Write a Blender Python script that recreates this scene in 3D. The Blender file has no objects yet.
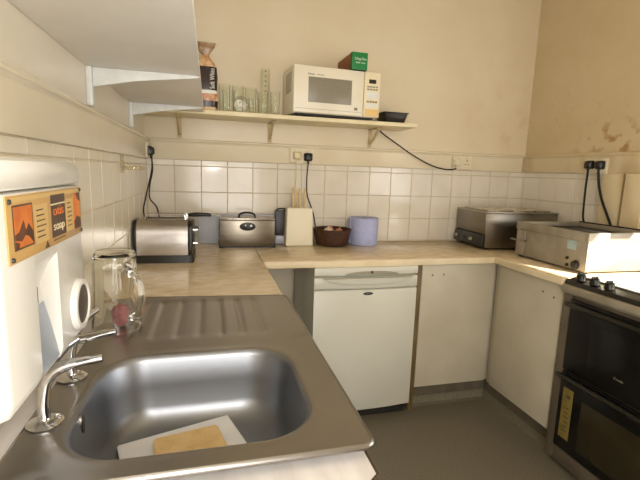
import bpy, bmesh, math, random
from math import sin, cos, pi, radians as R
from mathutils import Vector as V, Matrix as M
random.seed(7)
C = bpy.context.scene.collection
sc = bpy.context.scene

# ------------------------------------------------------------------ materials
def srgb(h):
    if isinstance(h, str):
        h = h.lstrip('#'); c = [int(h[i:i+2], 16)/255 for i in (0, 2, 4)]
    else:
        c = [v/255 for v in h]
    return tuple((v/12.92 if v <= .04045 else ((v+.055)/1.055)**2.4) for v in c) + (1,)

def mat(name, col, rough=.5, metal=0, col2=None, scale=8, detail=4, stretch=(1, 1, 1), lo=.35, hi=.65,
        bump=0, bscale=None, trans=0, ior=1.45, coat=0, emit=0, spec=.5, rvar=0, alpha=1):
    m = bpy.data.materials.new(name); m.use_nodes = True
    nt = m.node_tree; b = nt.nodes['Principled BSDF']
    b.inputs['Base Color'].default_value = srgb(col)
    b.inputs['Roughness'].default_value = rough
    b.inputs['Metallic'].default_value = metal
    b.inputs['Transmission Weight'].default_value = trans
    b.inputs['IOR'].default_value = ior
    b.inputs['Coat Weight'].default_value = coat
    b.inputs['Coat Roughness'].default_value = .08
    b.inputs['Specular IOR Level'].default_value = spec
    b.inputs['Alpha'].default_value = alpha
    if emit:
        b.inputs['Emission Color'].default_value = srgb(col); b.inputs['Emission Strength'].default_value = emit
    tc = nt.nodes.new('ShaderNodeTexCoord'); mp = nt.nodes.new('ShaderNodeMapping')
    mp.inputs['Scale'].default_value = stretch
    nt.links.new(tc.outputs['Object'], mp.inputs['Vector'])
    n = nt.nodes.new('ShaderNodeTexNoise'); n.inputs['Scale'].default_value = scale; n.inputs['Detail'].default_value = detail
    nt.links.new(mp.outputs['Vector'], n.inputs['Vector'])
    if col2 is not None:
        r = nt.nodes.new('ShaderNodeValToRGB')
        r.color_ramp.elements[0].position = lo; r.color_ramp.elements[0].color = srgb(col)
        r.color_ramp.elements[1].position = hi; r.color_ramp.elements[1].color = srgb(col2)
        nt.links.new(n.outputs['Fac'], r.inputs['Fac']); nt.links.new(r.outputs['Color'], b.inputs['Base Color'])
    if rvar:
        mr = nt.nodes.new('ShaderNodeMapRange')
        mr.inputs['To Min'].default_value = max(.02, rough-rvar); mr.inputs['To Max'].default_value = rough+rvar
        mr.inputs['From Min'].default_value = .3; mr.inputs['From Max'].default_value = .7
        nt.links.new(n.outputs['Fac'], mr.inputs['Value']); nt.links.new(mr.outputs['Result'], b.inputs['Roughness'])
    if bump:
        bn = nt.nodes.new('ShaderNodeBump'); bn.inputs['Strength'].default_value = bump; bn.inputs['Distance'].default_value = .01
        src = n
        if bscale:
            src = nt.nodes.new('ShaderNodeTexNoise'); src.inputs['Scale'].default_value = bscale; src.inputs['Detail'].default_value = 3
            nt.links.new(mp.outputs['Vector'], src.inputs['Vector'])
        nt.links.new(src.outputs['Fac'], bn.inputs['Height']); nt.links.new(bn.outputs['Normal'], b.inputs['Normal'])
    return m

def stain(m, center, radii, col, scale=9, lo=.5, hi=.66, strength=.75):
    """adds blotchy brown stains with a shape of their own around a point of the wall"""
    nt = m.node_tree; b = nt.nodes['Principled BSDF']
    old = b.inputs['Base Color'].links[0].from_socket
    tc = nt.nodes.new('ShaderNodeTexCoord')
    mp = nt.nodes.new('ShaderNodeMapping'); mp.vector_type = 'TEXTURE'
    mp.inputs['Location'].default_value = center; mp.inputs['Scale'].default_value = radii
    nt.links.new(tc.outputs['Object'], mp.inputs['Vector'])
    ln = nt.nodes.new('ShaderNodeVectorMath'); ln.operation = 'LENGTH'; nt.links.new(mp.outputs['Vector'], ln.inputs[0])
    fall = nt.nodes.new('ShaderNodeMapRange'); fall.inputs['From Min'].default_value = .2; fall.inputs['From Max'].default_value = 1
    fall.inputs['To Min'].default_value = 1; fall.inputs['To Max'].default_value = 0
    nt.links.new(ln.outputs['Value'], fall.inputs['Value'])
    n = nt.nodes.new('ShaderNodeTexNoise'); n.inputs['Scale'].default_value = scale; n.inputs['Detail'].default_value = 6
    nt.links.new(tc.outputs['Object'], n.inputs['Vector'])
    mr = nt.nodes.new('ShaderNodeMapRange'); mr.inputs['From Min'].default_value = lo; mr.inputs['From Max'].default_value = hi
    nt.links.new(n.outputs['Fac'], mr.inputs['Value'])
    mu = nt.nodes.new('ShaderNodeMath'); mu.operation = 'MULTIPLY'
    nt.links.new(fall.outputs['Result'], mu.inputs[0]); nt.links.new(mr.outputs['Result'], mu.inputs[1])
    mu2 = nt.nodes.new('ShaderNodeMath'); mu2.operation = 'MULTIPLY'; mu2.inputs[1].default_value = strength
    nt.links.new(mu.outputs[0], mu2.inputs[0])
    mx = nt.nodes.new('ShaderNodeMix'); mx.data_type = 'RGBA'; mx.inputs[7].default_value = srgb(col)
    nt.links.new(mu2.outputs[0], mx.inputs[0]); nt.links.new(old, mx.inputs[6])
    nt.links.new(mx.outputs[2], b.inputs['Base Color'])

m_wall_l = mat('cream_gloss_paint', '#e8dfcc', .3, col2='#e4d9c2', scale=3, bump=.06, bscale=14)
m_wall_b = mat('cream_wall_paint', '#e0d3b9', .33, col2='#dacbad', scale=2.2, bump=.08, bscale=11)
stain(m_wall_b, (2.35, 0, 1.75), (.45, .3, .5), '#c09a68', 7, .5, .7, .35)
m_wall_r = mat('cream_stained_paint', '#d3c19c', .45, col2='#cab68e', scale=2.5, bump=.08, bscale=11)
stain(m_wall_r, (2.53, -.72, 1.56), (.3, .4, .16), '#9a6426', 15, .52, .66, .8)
stain(m_wall_r, (2.53, -.35, 1.75), (.3, .5, .3), '#b18449', 17, .6, .72, .5)
m_trim = mat('cream_gloss_wood', '#e6dac1', .2, col2='#dfd2b5', scale=4)
m_trim_r = mat('worn_cream_wood', '#d9c8a3', .42, col2='#bf9f6c', scale=5, stretch=(1, 1, .4), lo=.5, hi=.8)
m_tile = mat('cream_glazed_tile', '#e0d8c9', .11, col2='#d8cfbe', scale=5, bump=.02, bscale=9)
m_tile_l = mat('painted_tile', '#e8dfcb', .24, col2='#e3d9c1', scale=5, bump=.05, bscale=9)
m_grout = mat('grout', '#cdbfa4', .8, col2='#b9a888', scale=20)
m_grout_l = mat('painted_grout', '#d8ccb2', .6, col2='#cbbd9f', scale=20)
m_ceil = mat('ceiling_paint', '#e6dcc6', .8, col2='#dfd3ba', scale=3)
m_floor = mat('speckled_vinyl', '#7d7564', .4, col2='#675f50', scale=160, detail=2, bump=.03, bscale=120)
m_cove = mat('vinyl_cove', '#756d5b', .4, col2='#675f4e', scale=90)
m_work = mat('beige_marbled_laminate', '#e6d4b4', .18, col2='#d3bb94', scale=16, detail=9, stretch=(1, 1.8, 1), lo=.36, hi=.68)
m_edge = mat('laminate_edge', '#e0cfad', .35, col2='#d6c49f', scale=9)
m_marble = mat('white_marble_laminate', '#e9e4e0', .3, col2='#d3cac6', scale=6, detail=9, stretch=(3.2, .8, 1), lo=.42, hi=.75)
m_dkedge = mat('worn_dark_edge', '#5c4a3c', .5, col2='#3d3028', scale=30)
m_white_cab = mat('white_melamine', '#c3baa5', .35, col2='#b9b09a', scale=4)
m_plinth = mat('grey_brown_plinth', '#665d4e', .5, col2='#574f41', scale=14)
m_wood = mat('stained_wood_strip', '#77633f', .5, col2='#5a4829', scale=9, stretch=(4, 4, .6))
m_fridge = mat('white_enamel', '#ccc9bb', .28, col2='#c7c4b4', scale=3)
m_fridge_g = mat('grey_plastic_recess', '#96907d', .4, col2='#8c8673', scale=6)
m_steel = mat('brushed_steel', '#aaa59b', .27, 1, col2='#9f9a90', scale=8, stretch=(1, 6, 1))
m_sink = mat('sink_steel', '#a29e99', .31, 1, col2='#9e9a95', scale=5)
m_bowl = mat('sink_bowl_steel', '#96989c', .38, 1, col2='#919397', scale=5)
m_steel_v = mat('brushed_steel_upright', '#857e72', .3, 1, col2='#7f776a', scale=6, stretch=(1, 1, 8))
m_steel_d = mat('dull_grease_steel', '#8f8678', .4, 1, col2='#7b7265', scale=8, rvar=.08)
m_zinc = mat('matt_grey_steel', '#aaa190', .48, .4, col2='#968d7c', scale=9, rvar=.05)
m_chrome = mat('chrome', '#d9d9da', .07, 1)
m_black = mat('black_plastic', '#17150f', .35, col2='#1f1c16', scale=20)
m_blackm = mat('black_matt', '#1b1713', .6, col2='#241f19', scale=20)
m_rubber = mat('black_cable', '#15120e', .5, col2='#1d1914', scale=30)
m_dkgrey = mat('charcoal_plastic', '#3b3a3c', .4, col2='#333234', scale=12)
m_bluegrey = mat('blue_grey_plastic', '#c0c2ca', .35, col2='#b8bac2', scale=6)
m_glass_blk = mat('black_oven_glass', '#100f0e', .22, col2='#151412', scale=6, spec=.3)
m_glass_ol = mat('olive_oven_window', '#332d1c', .25, col2='#2a2516', scale=6, spec=.35)
m_ovframe = mat('brown_grey_enamel', '#6e6454', .4, .2, col2='#61574a', scale=12)
m_hob = mat('white_hob_enamel', '#e9e6df', .25, col2='#e3dfd6', scale=5)
m_ring = mat('grey_ring', '#a8a49c', .35, col2='#9b978f', scale=9)
m_yellow = mat('yellow_sticker', '#857338', .6, col2='#6f5f2c', scale=25)
m_sticker_b = mat('blue_sticker', '#8fa9ad', .5, col2='#a3b3b0', scale=60)
m_bracket = mat('white_metal_bracket', '#e8e8e4', .4, col2='#dededa', scale=30)
m_shelf_l = mat('white_melamine_shelf', '#efebe3', .38, col2='#e8e3d9', scale=5)
m_shelf_b = mat('cream_shelf', '#e9dcb8', .42, col2='#e0d2aa', scale=6)
m_bracket_b = mat('worn_cream_bracket', '#cbb78c', .45, col2='#a58b5a', scale=20, lo=.45, hi=.8)
m_mw = mat('microwave_cream', '#ece4d0', .33, col2='#e7dec8', scale=4)
m_mw_panel = mat('microwave_panel', '#efe3c4', .35, col2='#eaddbb', scale=4)
m_mw_btn = mat('amber_button', '#e8c887', .4, col2='#e2bf79', scale=6)
m_mesh = mat('microwave_window_mesh', '#8f8877', .3, col2='#857e6d', scale=260, detail=0)
m_print = mat('dark_print', '#3a362f', .6)
m_printg = mat('grey_print', '#8c8675', .6)
m_green = mat('green_card', '#14803f', .45, col2='#117537', scale=9)
m_green_d = mat('dark_green_card', '#0e4f28', .5, col2='#0c4522', scale=9)
m_kraft = mat('brown_card', '#93592c', .6, col2='#7f4a22', scale=12)
m_whiteprint = mat('white_print', '#e6eadf', .5)
m_bread = mat('orange_bread_wrap', '#b8682a', .22, col2='#e8cda2', scale=15, detail=6, bump=.5, bscale=24, lo=.42, hi=.6)
m_breadlab = mat('dark_wrap_label', '#2a1d26', .25, col2='#3a2418', scale=12, bump=.2, bscale=26)
m_wrapclear = mat('pale_wrap', '#b9a58a', .2, col2='#8f6c48', scale=18, bump=.3, bscale=30)
m_glass = mat('clear_glass', '#f4f6f3', .02, trans=1, ior=1.45)
m_clearpl = None
def thinglass(name, tint, refl, rough, base, top=.6):
    # thin clear wall: straight-through light plus a Fresnel-weighted gloss
    m = bpy.data.materials.new(name); m.use_nodes = True; nt = m.node_tree
    nt.nodes.remove(nt.nodes['Principled BSDF']); out = nt.nodes['Material Output']
    tr = nt.nodes.new('ShaderNodeBsdfTransparent'); tr.inputs[0].default_value = srgb(tint)
    gl = nt.nodes.new('ShaderNodeBsdfGlossy'); gl.inputs['Roughness'].default_value = rough
    lw = nt.nodes.new('ShaderNodeLayerWeight'); lw.inputs['Blend'].default_value = refl
    tc = nt.nodes.new('ShaderNodeTexCoord'); n = nt.nodes.new('ShaderNodeTexNoise'); n.inputs['Scale'].default_value = 22
    nt.links.new(tc.outputs['Object'], n.inputs['Vector'])
    bn = nt.nodes.new('ShaderNodeBump'); bn.inputs['Strength'].default_value = .12; bn.inputs['Distance'].default_value = .01
    nt.links.new(n.outputs['Fac'], bn.inputs['Height']); nt.links.new(bn.outputs['Normal'], gl.inputs['Normal'])
    mr = nt.nodes.new('ShaderNodeMapRange'); mr.inputs['To Min'].default_value = base; mr.inputs['To Max'].default_value = top
    pw = nt.nodes.new('ShaderNodeMath'); pw.operation = 'POWER'; pw.inputs[1].default_value = 3.5
    nt.links.new(lw.outputs['Facing'], pw.inputs[0]); nt.links.new(pw.outputs[0], mr.inputs['Value'])
    mx = nt.nodes.new('ShaderNodeMixShader'); nt.links.new(mr.outputs['Result'], mx.inputs[0]); nt.links.new(tr.outputs[0], mx.inputs[1]); nt.links.new(gl.outputs[0], mx.inputs[2])
    nt.links.new(mx.outputs[0], out.inputs['Surface']); return m
m_glass = thinglass('clear_glass', '#fdfefc', .5, .03, .025, .95)
m_jug = mat('thick_ribbed_glass', '#fbfbf7', .02, trans=1, ior=1.45)
m_clearpl = thinglass('clear_plastic', '#fbf8ee', .5, .1, .05, .8)
m_toaster = mat('toaster_steel', '#c5bfb9', .22, 1, col2='#bfb9b3', scale=6, stretch=(1, 1, 7))
m_whitebox = mat('cream_box', '#e9e0c6', .45, col2='#e3d9bd', scale=5)
m_stick = mat('pale_wooden_stick', '#dcc496', .6, col2='#caae7a', scale=12, stretch=(6, 6, .7))
m_bowlw = mat('dark_wicker', '#4f2e1c', .5, col2='#38200f', scale=45, stretch=(1, 1, 2.5), bump=.6, bscale=60)
m_onion = mat('onion_skin', '#c58a6c', .35, col2='#a9674a', scale=14, stretch=(3, 3, .7))
m_garlic = mat('garlic_skin', '#e2cfb8', .4, col2='#cfae93', scale=14)
m_bluepaper = mat('blue_paper', '#b0b6da', .85, col2='#a7add2', scale=40, bump=.3, bscale=130)
m_card = mat('cardboard_core', '#a58e6c', .8, col2='#94805f', scale=20)
m_disp = mat('white_abs', '#e2dfd6', .28, col2='#ddd9ce', scale=4)
m_disp_d = mat('grey_abs', '#9fa6b0', .35, col2='#969da7', scale=6)
m_panel = mat('tan_panel', '#c79f62', .35, col2='#be9456', scale=7)
m_panel_l = mat('pale_tan_print', '#d9b778', .4, col2='#d2ae6c', scale=7)
m_panel_d = mat('brown_print', '#4c382b', .4, col2='#5c4536', scale=12)
m_orange = mat('orange_print', '#e2863a', .4, col2='#c9682a', scale=28, detail=6)
m_orange_d = mat('dark_picture_print', '#4b2d1e', .4, col2='#6d3c22', scale=30)
m_orange_t = mat('orange_text', '#e07a3a', .5)
m_cream_t = mat('cream_text', '#ead9b4', .5)
m_smoke = mat('smoked_window', '#4d443c', .3, col2='#453d36', scale=8, spec=.3)
m_board = mat('white_chopping_board', '#e4e2e0', .45, col2='#dad8d6', scale=9, bump=.05, bscale=60)
m_sponge = mat('tan_sponge_cloth', '#dfc08a', .9, col2='#d2b077', scale=22, bump=.4, bscale=150)
m_pink = mat('pink_scourer', '#c08480', .8, col2='#b0686a', scale=60, bump=.4, bscale=160)
m_plugw = mat('cream_plug', '#e4d7b3', .4, col2='#dccda5', scale=10)
m_sock = mat('white_socket', '#e2d8bd', .33, col2='#dbd0b2', scale=10)
m_hole = mat('dark_slot', '#2a251f', .7)
m_lamp = mat('pilot_lamp', '#d9dbe0', .2, col2='#c9ccd3', scale=20)
m_lid = mat('steel_lid', '#c9c0ad', .25, 1, col2='#b8ae9a', scale=12, rvar=.05)
m_pane = mat('frosted_daylight', '#f4f6ff', .4, emit=2.0)

# ------------------------------------------------------------------ mesh helpers
def newbm(): return bmesh.new()
def merge(bm, t, mi=0, mx=None):
    if mx is not None: t.transform(mx)
    for f in t.faces: f.material_index = mi
    me = bpy.data.meshes.new('tmp'); t.to_mesh(me); t.free()
    bm.from_mesh(me); bpy.data.meshes.remove(me)
    return bm
def box(bm, lo, hi, bev=0, seg=2, mi=0, mx=None):
    t = bmesh.new(); bmesh.ops.create_cube(t, size=1)
    lo, hi = V(lo), V(hi)
    for v in t.verts:
        v.co = V([(lo[i]+hi[i])/2 + v.co[i]*(hi[i]-lo[i]) for i in range(3)])
    if bev: bmesh.ops.bevel(t, geom=t.edges[:], offset=bev, segments=seg, affect='EDGES', profile=.5)
    return merge(bm, t, mi, mx)
def prism(bm, poly, axis, a, b, bev=0, seg=2, mi=0, mx=None):
    """poly: 2-D points in the plane of the two other axes (x,y)/(x,z)/(y,z); extruded from a to b along axis"""
    t = bmesh.new()
    def P(p, h):
        return {'x': (h, p[0], p[1]), 'y': (p[0], h, p[1]), 'z': (p[0], p[1], h)}[axis]
    A = [t.verts.new(P(p, a)) for p in poly]; B = [t.verts.new(P(p, b)) for p in poly]
    n = len(poly)
    t.faces.new(A); t.faces.new(B[::-1])
    for i in range(n): t.faces.new((A[i], B[i], B[(i+1) % n], A[(i+1) % n]))
    bmesh.ops.recalc_face_normals(t, faces=t.faces[:])
    if bev: bmesh.ops.bevel(t, geom=t.edges[:], offset=bev, segments=seg, affect='EDGES', profile=.5)
    return merge(bm, t, mi, mx)
def lathe(bm, prof, c=(0, 0, 0), seg=32, mi=0, mx=None, closed=False, wob=None):
    t = bmesh.new(); rings = []
    for r, z in prof:
        if r < 1e-6: rings.append([t.verts.new((c[0], c[1], c[2]+z))])
        else:
            rings.append([t.verts.new((c[0]+r*(wob(k, r, z) if wob else 1)*cos(2*pi*k/seg), c[1]+r*(wob(k, r, z) if wob else 1)*sin(2*pi*k/seg), c[2]+z)) for k in range(seg)])
    pairs = list(zip(rings, rings[1:])) + ([(rings[-1], rings[0])] if closed else [])
    for a, b in pairs:
        for k in range(seg):
            q = (k+1) % seg
            if len(a) == 1 and len(b) == 1: continue
            if len(a) == 1: t.faces.new((a[0], b[k], b[q]))
            elif len(b) == 1: t.faces.new((a[k], b[0], a[q]))
            else: t.faces.new((a[k], b[k], b[q], a[q]))
    bmesh.ops.recalc_face_normals(t, faces=t.faces[:])
    return merge(bm, t, mi, mx)
def cyl(bm, p0, p1, r0, r1=None, seg=20, mi=0, bev=0):
    p0, p1 = V(p0), V(p1); d = p1-p0; L = d.length; r1 = r0 if r1 is None else r1
    mx = M.Translation(p0) @ d.to_track_quat('Z', 'Y').to_matrix().to_4x4()
    if bev: pr = [(0, 0), (r0-bev, 0), (r0, bev), (r1, L-bev), (r1-bev, L), (0, L)]
    else: pr = [(0, 0), (r0, 0), (r1, L), (0, L)]
    return lathe(bm, pr, seg=seg, mi=mi, mx=mx)
def smooth_path(pts, n=8):
    pts = [V(p) for p in pts]; out = []
    P = [pts[0]*2-pts[1]] + pts + [pts[-1]*2-pts[-2]]
    for i in range(1, len(P)-2):
        for k in range(n):
            t = k/n; a, b, c, d = P[i-1:i+3]
            out.append(.5*((2*b)+(-a+c)*t+(2*a-5*b+4*c-d)*t*t+(-a+3*b-3*c+d)*t**3))
    out.append(pts[-1]); return out
def tube(bm, pts, r, seg=10, n=8, mi=0, radii=None, flat=1.0):
    path = smooth_path(pts, n) if n else [V(p) for p in pts]
    if radii: rr = [radii[min(int(i/n), len(radii)-2)]*(1-(i/n) % 1)+radii[min(int(i/n)+1, len(radii)-1)]*((i/n) % 1) for i in range(len(path)-1)]+[radii[-1]]
    else: rr = [r]*len(path)
    t = bmesh.new(); up = None; rings = []
    for i, p in enumerate(path):
        d = (path[min(i+1, len(path)-1)]-path[max(i-1, 0)]).normalized()
        if up is None: up = d.orthogonal().normalized()
        up = (up-d*up.dot(d)).normalized(); s = d.cross(up)
        rings.append([t.verts.new(p+(up*cos(2*pi*k/seg)+s*sin(2*pi*k/seg)*flat)*rr[i]) for k in range(seg)])
    for a, b in zip(rings, rings[1:]):
        for k in range(seg): t.faces.new((a[k], a[(k+1) % seg], b[(k+1) % seg], b[k]))
    t.faces.new(rings[0][::-1]); t.faces.new(rings[-1])
    bmesh.ops.recalc_face_normals(t, faces=t.faces[:])
    return merge(bm, t, mi)
def loft(bm, rings, cap=True, mi=0, mx=None):
    t = bmesh.new(); rs = [[t.verts.new(p) for p in r] for r in rings]
    n = len(rs[0])
    for a, b in zip(rs, rs[1:]):
        for k in range(n): t.faces.new((a[k], a[(k+1) % n], b[(k+1) % n], b[k]))
    if cap: t.faces.new(rs[0][::-1]); t.faces.new(rs[-1])
    bmesh.ops.recalc_face_normals(t, faces=t.faces[:])
    return merge(bm, t, mi, mx)
def rrect(cx, cy, hx, hy, r, n=8):
    """rounded rectangle points, counter-clockwise, 4*(n+1) of them"""
    out = []
    for (sx, sy, a0) in ((1, 1, 0), (-1, 1, 90), (-1, -1, 180), (1, -1, 270)):
        for k in range(n+1):
            a = R(a0+90*k/n); out.append((cx+sx*(hx-r)+r*cos(a), cy+sy*(hy-r)+r*sin(a)))
    return out

def _root(o):
    while o.parent is not None: o = o.parent
    return o
def obj(name, bm, m, parent=None, world=False, sharp=35):
    """one mesh object; with world=True the verts are world coordinates and are brought into the thing's own frame"""
    me = bpy.data.meshes.new(name)
    if parent is not None and world:
        r = _root(parent)
        bm.transform((M.Translation(r.location) @ M.Rotation(r.rotation_euler.z, 4, 'Z')).inverted())
    bm.to_mesh(me); bm.free()
    for x in (m if isinstance(m, (list, tuple)) else [m]): me.materials.append(x)
    me.shade_smooth(); me.set_sharp_from_angle(angle=R(sharp))
    o = bpy.data.objects.new(name, me); C.objects.link(o)
    if parent is not None: o.parent = parent
    return o
def tag(o, label, cat, group=None):
    o['label'] = label; o['category'] = cat
    if group: o['group'] = group
    return o
def thing(name, label, cat, loc=(0, 0, 0), rz=0, group=None):
    o = bpy.data.objects.new(name, None); C.objects.link(o); o.empty_display_size = .05
    o.location = loc; o.rotation_euler = (0, 0, rz)
    return tag(o, label, cat, group)
def struct(name, bm, m, parent=None):
    o = obj(name, bm, m, parent)
    if parent is None: o['kind'] = 'structure'
    return o
def dup(root, loc, rz=0, label=None):
    r = root.copy(); C.objects.link(r); r.location = loc; r.rotation_euler = (0, 0, rz)
    if label: r['label'] = label
    for ch in list(root.children):
        c = ch.copy(); C.objects.link(c); c.parent = r
        for g in list(ch.children):
            d = g.copy(); C.objects.link(d); d.parent = c
    return r
def textmesh(bm, body, size, origin, xdir, ydir, width=None, mi=0, ext=.0003):
    cu = bpy.data.curves.new('t', 'FONT'); cu.body = body; cu.size = size; cu.extrude = ext
    cu.align_x = 'CENTER'; cu.align_y = 'CENTER'
    o = bpy.data.objects.new('t', cu); C.objects.link(o)
    dg = bpy.context.evaluated_depsgraph_get(); dg.update()
    me = bpy.data.meshes.new_from_object(o.evaluated_get(dg))
    t = bmesh.new(); t.from_mesh(me)
    bpy.data.objects.remove(o); bpy.data.meshes.remove(me); bpy.data.curves.remove(cu)
    xs = [v.co.x for v in t.verts]
    if width and xs:
        s = width/(max(xs)-min(xs))
        for v in t.verts: v.co.x *= s
    xd, yd = V(xdir).normalized(), V(ydir).normalized(); zd = xd.cross(yd)
    mx = M((( xd.x, yd.x, zd.x, origin[0]), (xd.y, yd.y, zd.y, origin[1]), (xd.z, yd.z, zd.z, origin[2]), (0, 0, 0, 1)))
    return merge(bm, t, mi, mx)

# ------------------------------------------------------------------ room shell
W, YF, H = 2.53, -3.9, 2.6
b = newbm(); box(b, (-.12, YF-.12, -.08), (W+.12, .12, 0)); struct('floor', b, m_floor)
b = newbm(); box(b, (-.12, YF-.12, H), (W+.12, .12, H+.08)); struct('ceiling', b, m_ceil)
b = newbm(); box(b, (-.12, YF-.12, 0), (0, .12, H)); wl = struct('wall_left', b, m_wall_l)
b = newbm(); box(b, (0, 0, 0), (W, .12, H)); wb = struct('wall_back', b, m_wall_b)
# right wall with a window opening beside the cooker
wy0, wy1, wz0, wz1 = -3.05, -1.12, 1.0, 1.68
b = newbm()
box(b, (W, wy1, 0), (W+.12, .12, H)); box(b, (W, YF-.12, 0), (W+.12, wy0, H))
box(b, (W, wy0, 0), (W+.12, wy1, wz0)); box(b, (W, wy0, wz1), (W+.12, wy1, H)); box(b, (W, -1.74, 1.45), (W+.12, wy1, wz1))  # last box: unseen infill added to keep sun off the bain marie
wr = struct('wall_right', b, m_wall_r)
b = newbm(); box(b, (0, YF-.12, 0), (W, YF, H)); struct('wall_front', b, m_wall_l)
# window in the wall behind the camera
b = newbm()
for lo, hi in (((.02, YF, .24), (1.12, YF+.04, .3)), ((.02, YF, 2.3), (1.12, YF+.04, 2.36)), ((.02, YF, .3), (.08, YF+.04, 2.3)), ((1.06, YF, .3), (1.12, YF+.04, 2.3)), ((.54, YF, .3), (.6, YF+.04, 2.3))):
    box(b, lo, hi, .004)
w1 = struct('window_1', b, m_trim)
b = newbm(); box(b, (.08, YF+.001, .3), (.54, YF+.012, 2.3)); box(b, (.6, YF+.001, .3), (1.06, YF+.012, 2.3)); struct('pane', b, m_pane, w1)
# frame lining the right window opening
b = newbm()
box(b, (W+.02, wy0, wz0), (W+.1, wy1, wz0+.03), .003); box(b, (W+.02, wy0, wz1-.03), (W+.1, -1.741, wz1), .003)
box(b, (W+.02, wy0, wz0+.03), (W+.1, wy0+.04, wz1-.03), .003); box(b, (W+.02, wy1-.03, wz0+.03), (W+.1, wy1, 1.449), .003)
struct('window_2', b, m_trim)

# tiles (grout bed + every tile pillowed)
def tilefield(parent, along, a0, a1, z0, z1, phase, plane, m):
    b = newbm()
    S = .15; T = .006
    if along == 'x': box(b, (a0, -.003, z0), (a1, 0, z1), mi=1)
    elif plane == 'L': box(b, (0, a0, z0), (.003, a1, z1), mi=1)
    else: box(b, (W-.003, a0, z0), (W, a1, z1), mi=1)
    k0 = math.floor((a0-phase)/S)-1; k1 = math.ceil((a1-phase)/S)+1
    for k in range(k0, k1):
        for j in range(0, 5):
            u0, u1 = max(a0, phase+k*S)+.0009, min(a1, phase+(k+1)*S)-.0009
            v0, v1 = max(z0, z0+j*S)+.0009, min(z1, z0+(j+1)*S)-.0009
            if u1-u0 < .008 or v1-v0 < .008: continue
            e = .0022; d = T+random.uniform(-.0004, .0004)
            def P(u, v, h):
                return (u, -h, v) if along == 'x' else ((h, u, v) if plane == 'L' else (W-h, u, v))
            tx, ty = random.uniform(-.0005, .0005), random.uniform(-.0005, .0005)
            r0 = [P(u0, v0, .002), P(u1, v0, .002), P(u1, v1, .002), P(u0, v1, .002)]
            r1 = [P(u0+e, v0+e, d-tx-ty), P(u1-e, v0+e, d+tx-ty), P(u1-e, v1-e, d+tx+ty), P(u0+e, v1-e, d-tx+ty)]
            loft(b, [r0, r1])
    return obj('tiles', b, [m, m_grout_l if plane == 'L' else m_grout], parent, sharp=25)
tilefield(wb, 'x', 0, W, .9, 1.385, .0055, 'B', m_tile)
tilefield(wl, 'y', -2.6, -.006, .9, 1.385, 0, 'L', m_tile_l)
tilefield(wr, 'y', -.66, -.006, .9, 1.385, -.02, 'R', m_tile)

# painted rails above the tiles
def rail(n, along, a0, a1, m):
    b = newbm()
    prof = [(0, 1.385), (.016, 1.385), (.018, 1.388), (.018, 1.474), (.022, 1.482), (.03, 1.487), (.032, 1.492), (.03, 1.497), (0, 1.502)]
    if along == 'B': prism(b, [(-p, z) for p, z in prof], 'x', a0, a1)
    elif along == 'L': prism(b, prof, 'y', a0, a1)
    else: prism(b, [(W-p, z) for p, z in prof], 'y', a0, a1)
    struct('trim_%d' % n, b, m)
rail(1, 'B', .033, W-.033, m_trim)
rail(2, 'L', -2.7, -.0005, m_trim)
rail(3, 'R', -1.1, -.0005, m_trim_r)
b = newbm(); box(b, (W-.024, -.79, .9), (W-.0005, -.662, 1.384), .004); struct('trim_4', b, m_trim_r)
b = newbm(); box(b, (W-.05, -.93, .9), (W-.0005, -.822, 1.384), .004); struct('trim_5', b, m_trim_r)

# cove skirting of the vinyl floor along the plinths
def cove(name, p0, p1, nx, ny):
    b = newbm(); rings = []
    for p in (p0, p1):
        r = [(p[0], p[1], 0), (p[0]+nx*.035, p[1]+ny*.035, 0), (p[0]+nx*.014, p[1]+ny*.014, .008), (p[0]+nx*.004, p[1]+ny*.004, .03), (p[0]+nx*.003, p[1]+ny*.003, .05), (p[0], p[1], .05)]
        rings.append(r)
    loft(b, rings); o = struct(name, b, m_cove)
cove('baseboard_back', (1.47, -.5, 0), (1.985, -.5, 0), 0, -1)
cove('baseboard_right', (1.985, -1.06, 0), (1.985, -.502, 0), -1, 0)

# ------------------------------------------------------------------ worktops
ZT = .897
t = thing('worktop', 'beige marbled worktop along the back wall, turning the corner to the cooker', 'worktop', (.603, -.3, .857))
b = newbm()
prism(b, [(.603, -.001), (2.527, -.001), (2.527, -1.068), (1.915, -1.068), (1.915, -.585), (.603, -.585)], 'z', .862, ZT, .004)
obj('worktop_slab', b, m_work, t, True)
b = newbm()
box(b, (.603, -.59, .862), (1.915, -.5855, ZT-.003), .0015); box(b, (1.91, -1.068, .862), (1.9145, -.5905, ZT-.003), .0015)
obj('edge_band', b, m_edge, t, True)

t = thing('worktop', 'worktop along the left wall holding the toaster and the sink, near corner chamfered', 'worktop', (.3, -1, .857))
b = newbm()
prism(b, [(.001, -.001), (.5985, -.001), (.6, -1.155), (.05, -1.109), (.001, -1.109)], 'z', .86, ZT)
obj('worktop_slab', b, m_work, t, True)
b = newbm()
prism(b, [(.001, -1.1095), (.049, -1.1095), (.1, -1.115), (.1, -1.99), (.001, -1.99)], 'z', .86, .888)
prism(b, [(.1, -1.115), (.6, -1.1555), (.6, -1.99), (.55, -1.99), (.55, -1.59), (.1, -1.59)], 'z', .86, .888)
prism(b, [(.001, -1.9905), (.6, -1.9905), (.6, -2.062), (.32, -2.31), (.001, -2.31)], 'z', .86, .875)
obj('worktop_end', b, m_marble, t, True)['label'] = 'white marbled near end of the worktop'
b = newbm()
box(b, (.6005, -1.15, .858), (.605, -.6, ZT-.002), .0015)
obj('edge_band', b, m_edge, t, True)
b = newbm()
prism(b, [(.6005, -2.0), (.604, -2.0), (.604, -2.064), (.322, -2.314), (.3205, -2.3105), (.6005, -2.063)], 'z', .848, .8755)
obj('worn_edge', b, m_dkedge, t, True)
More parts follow.
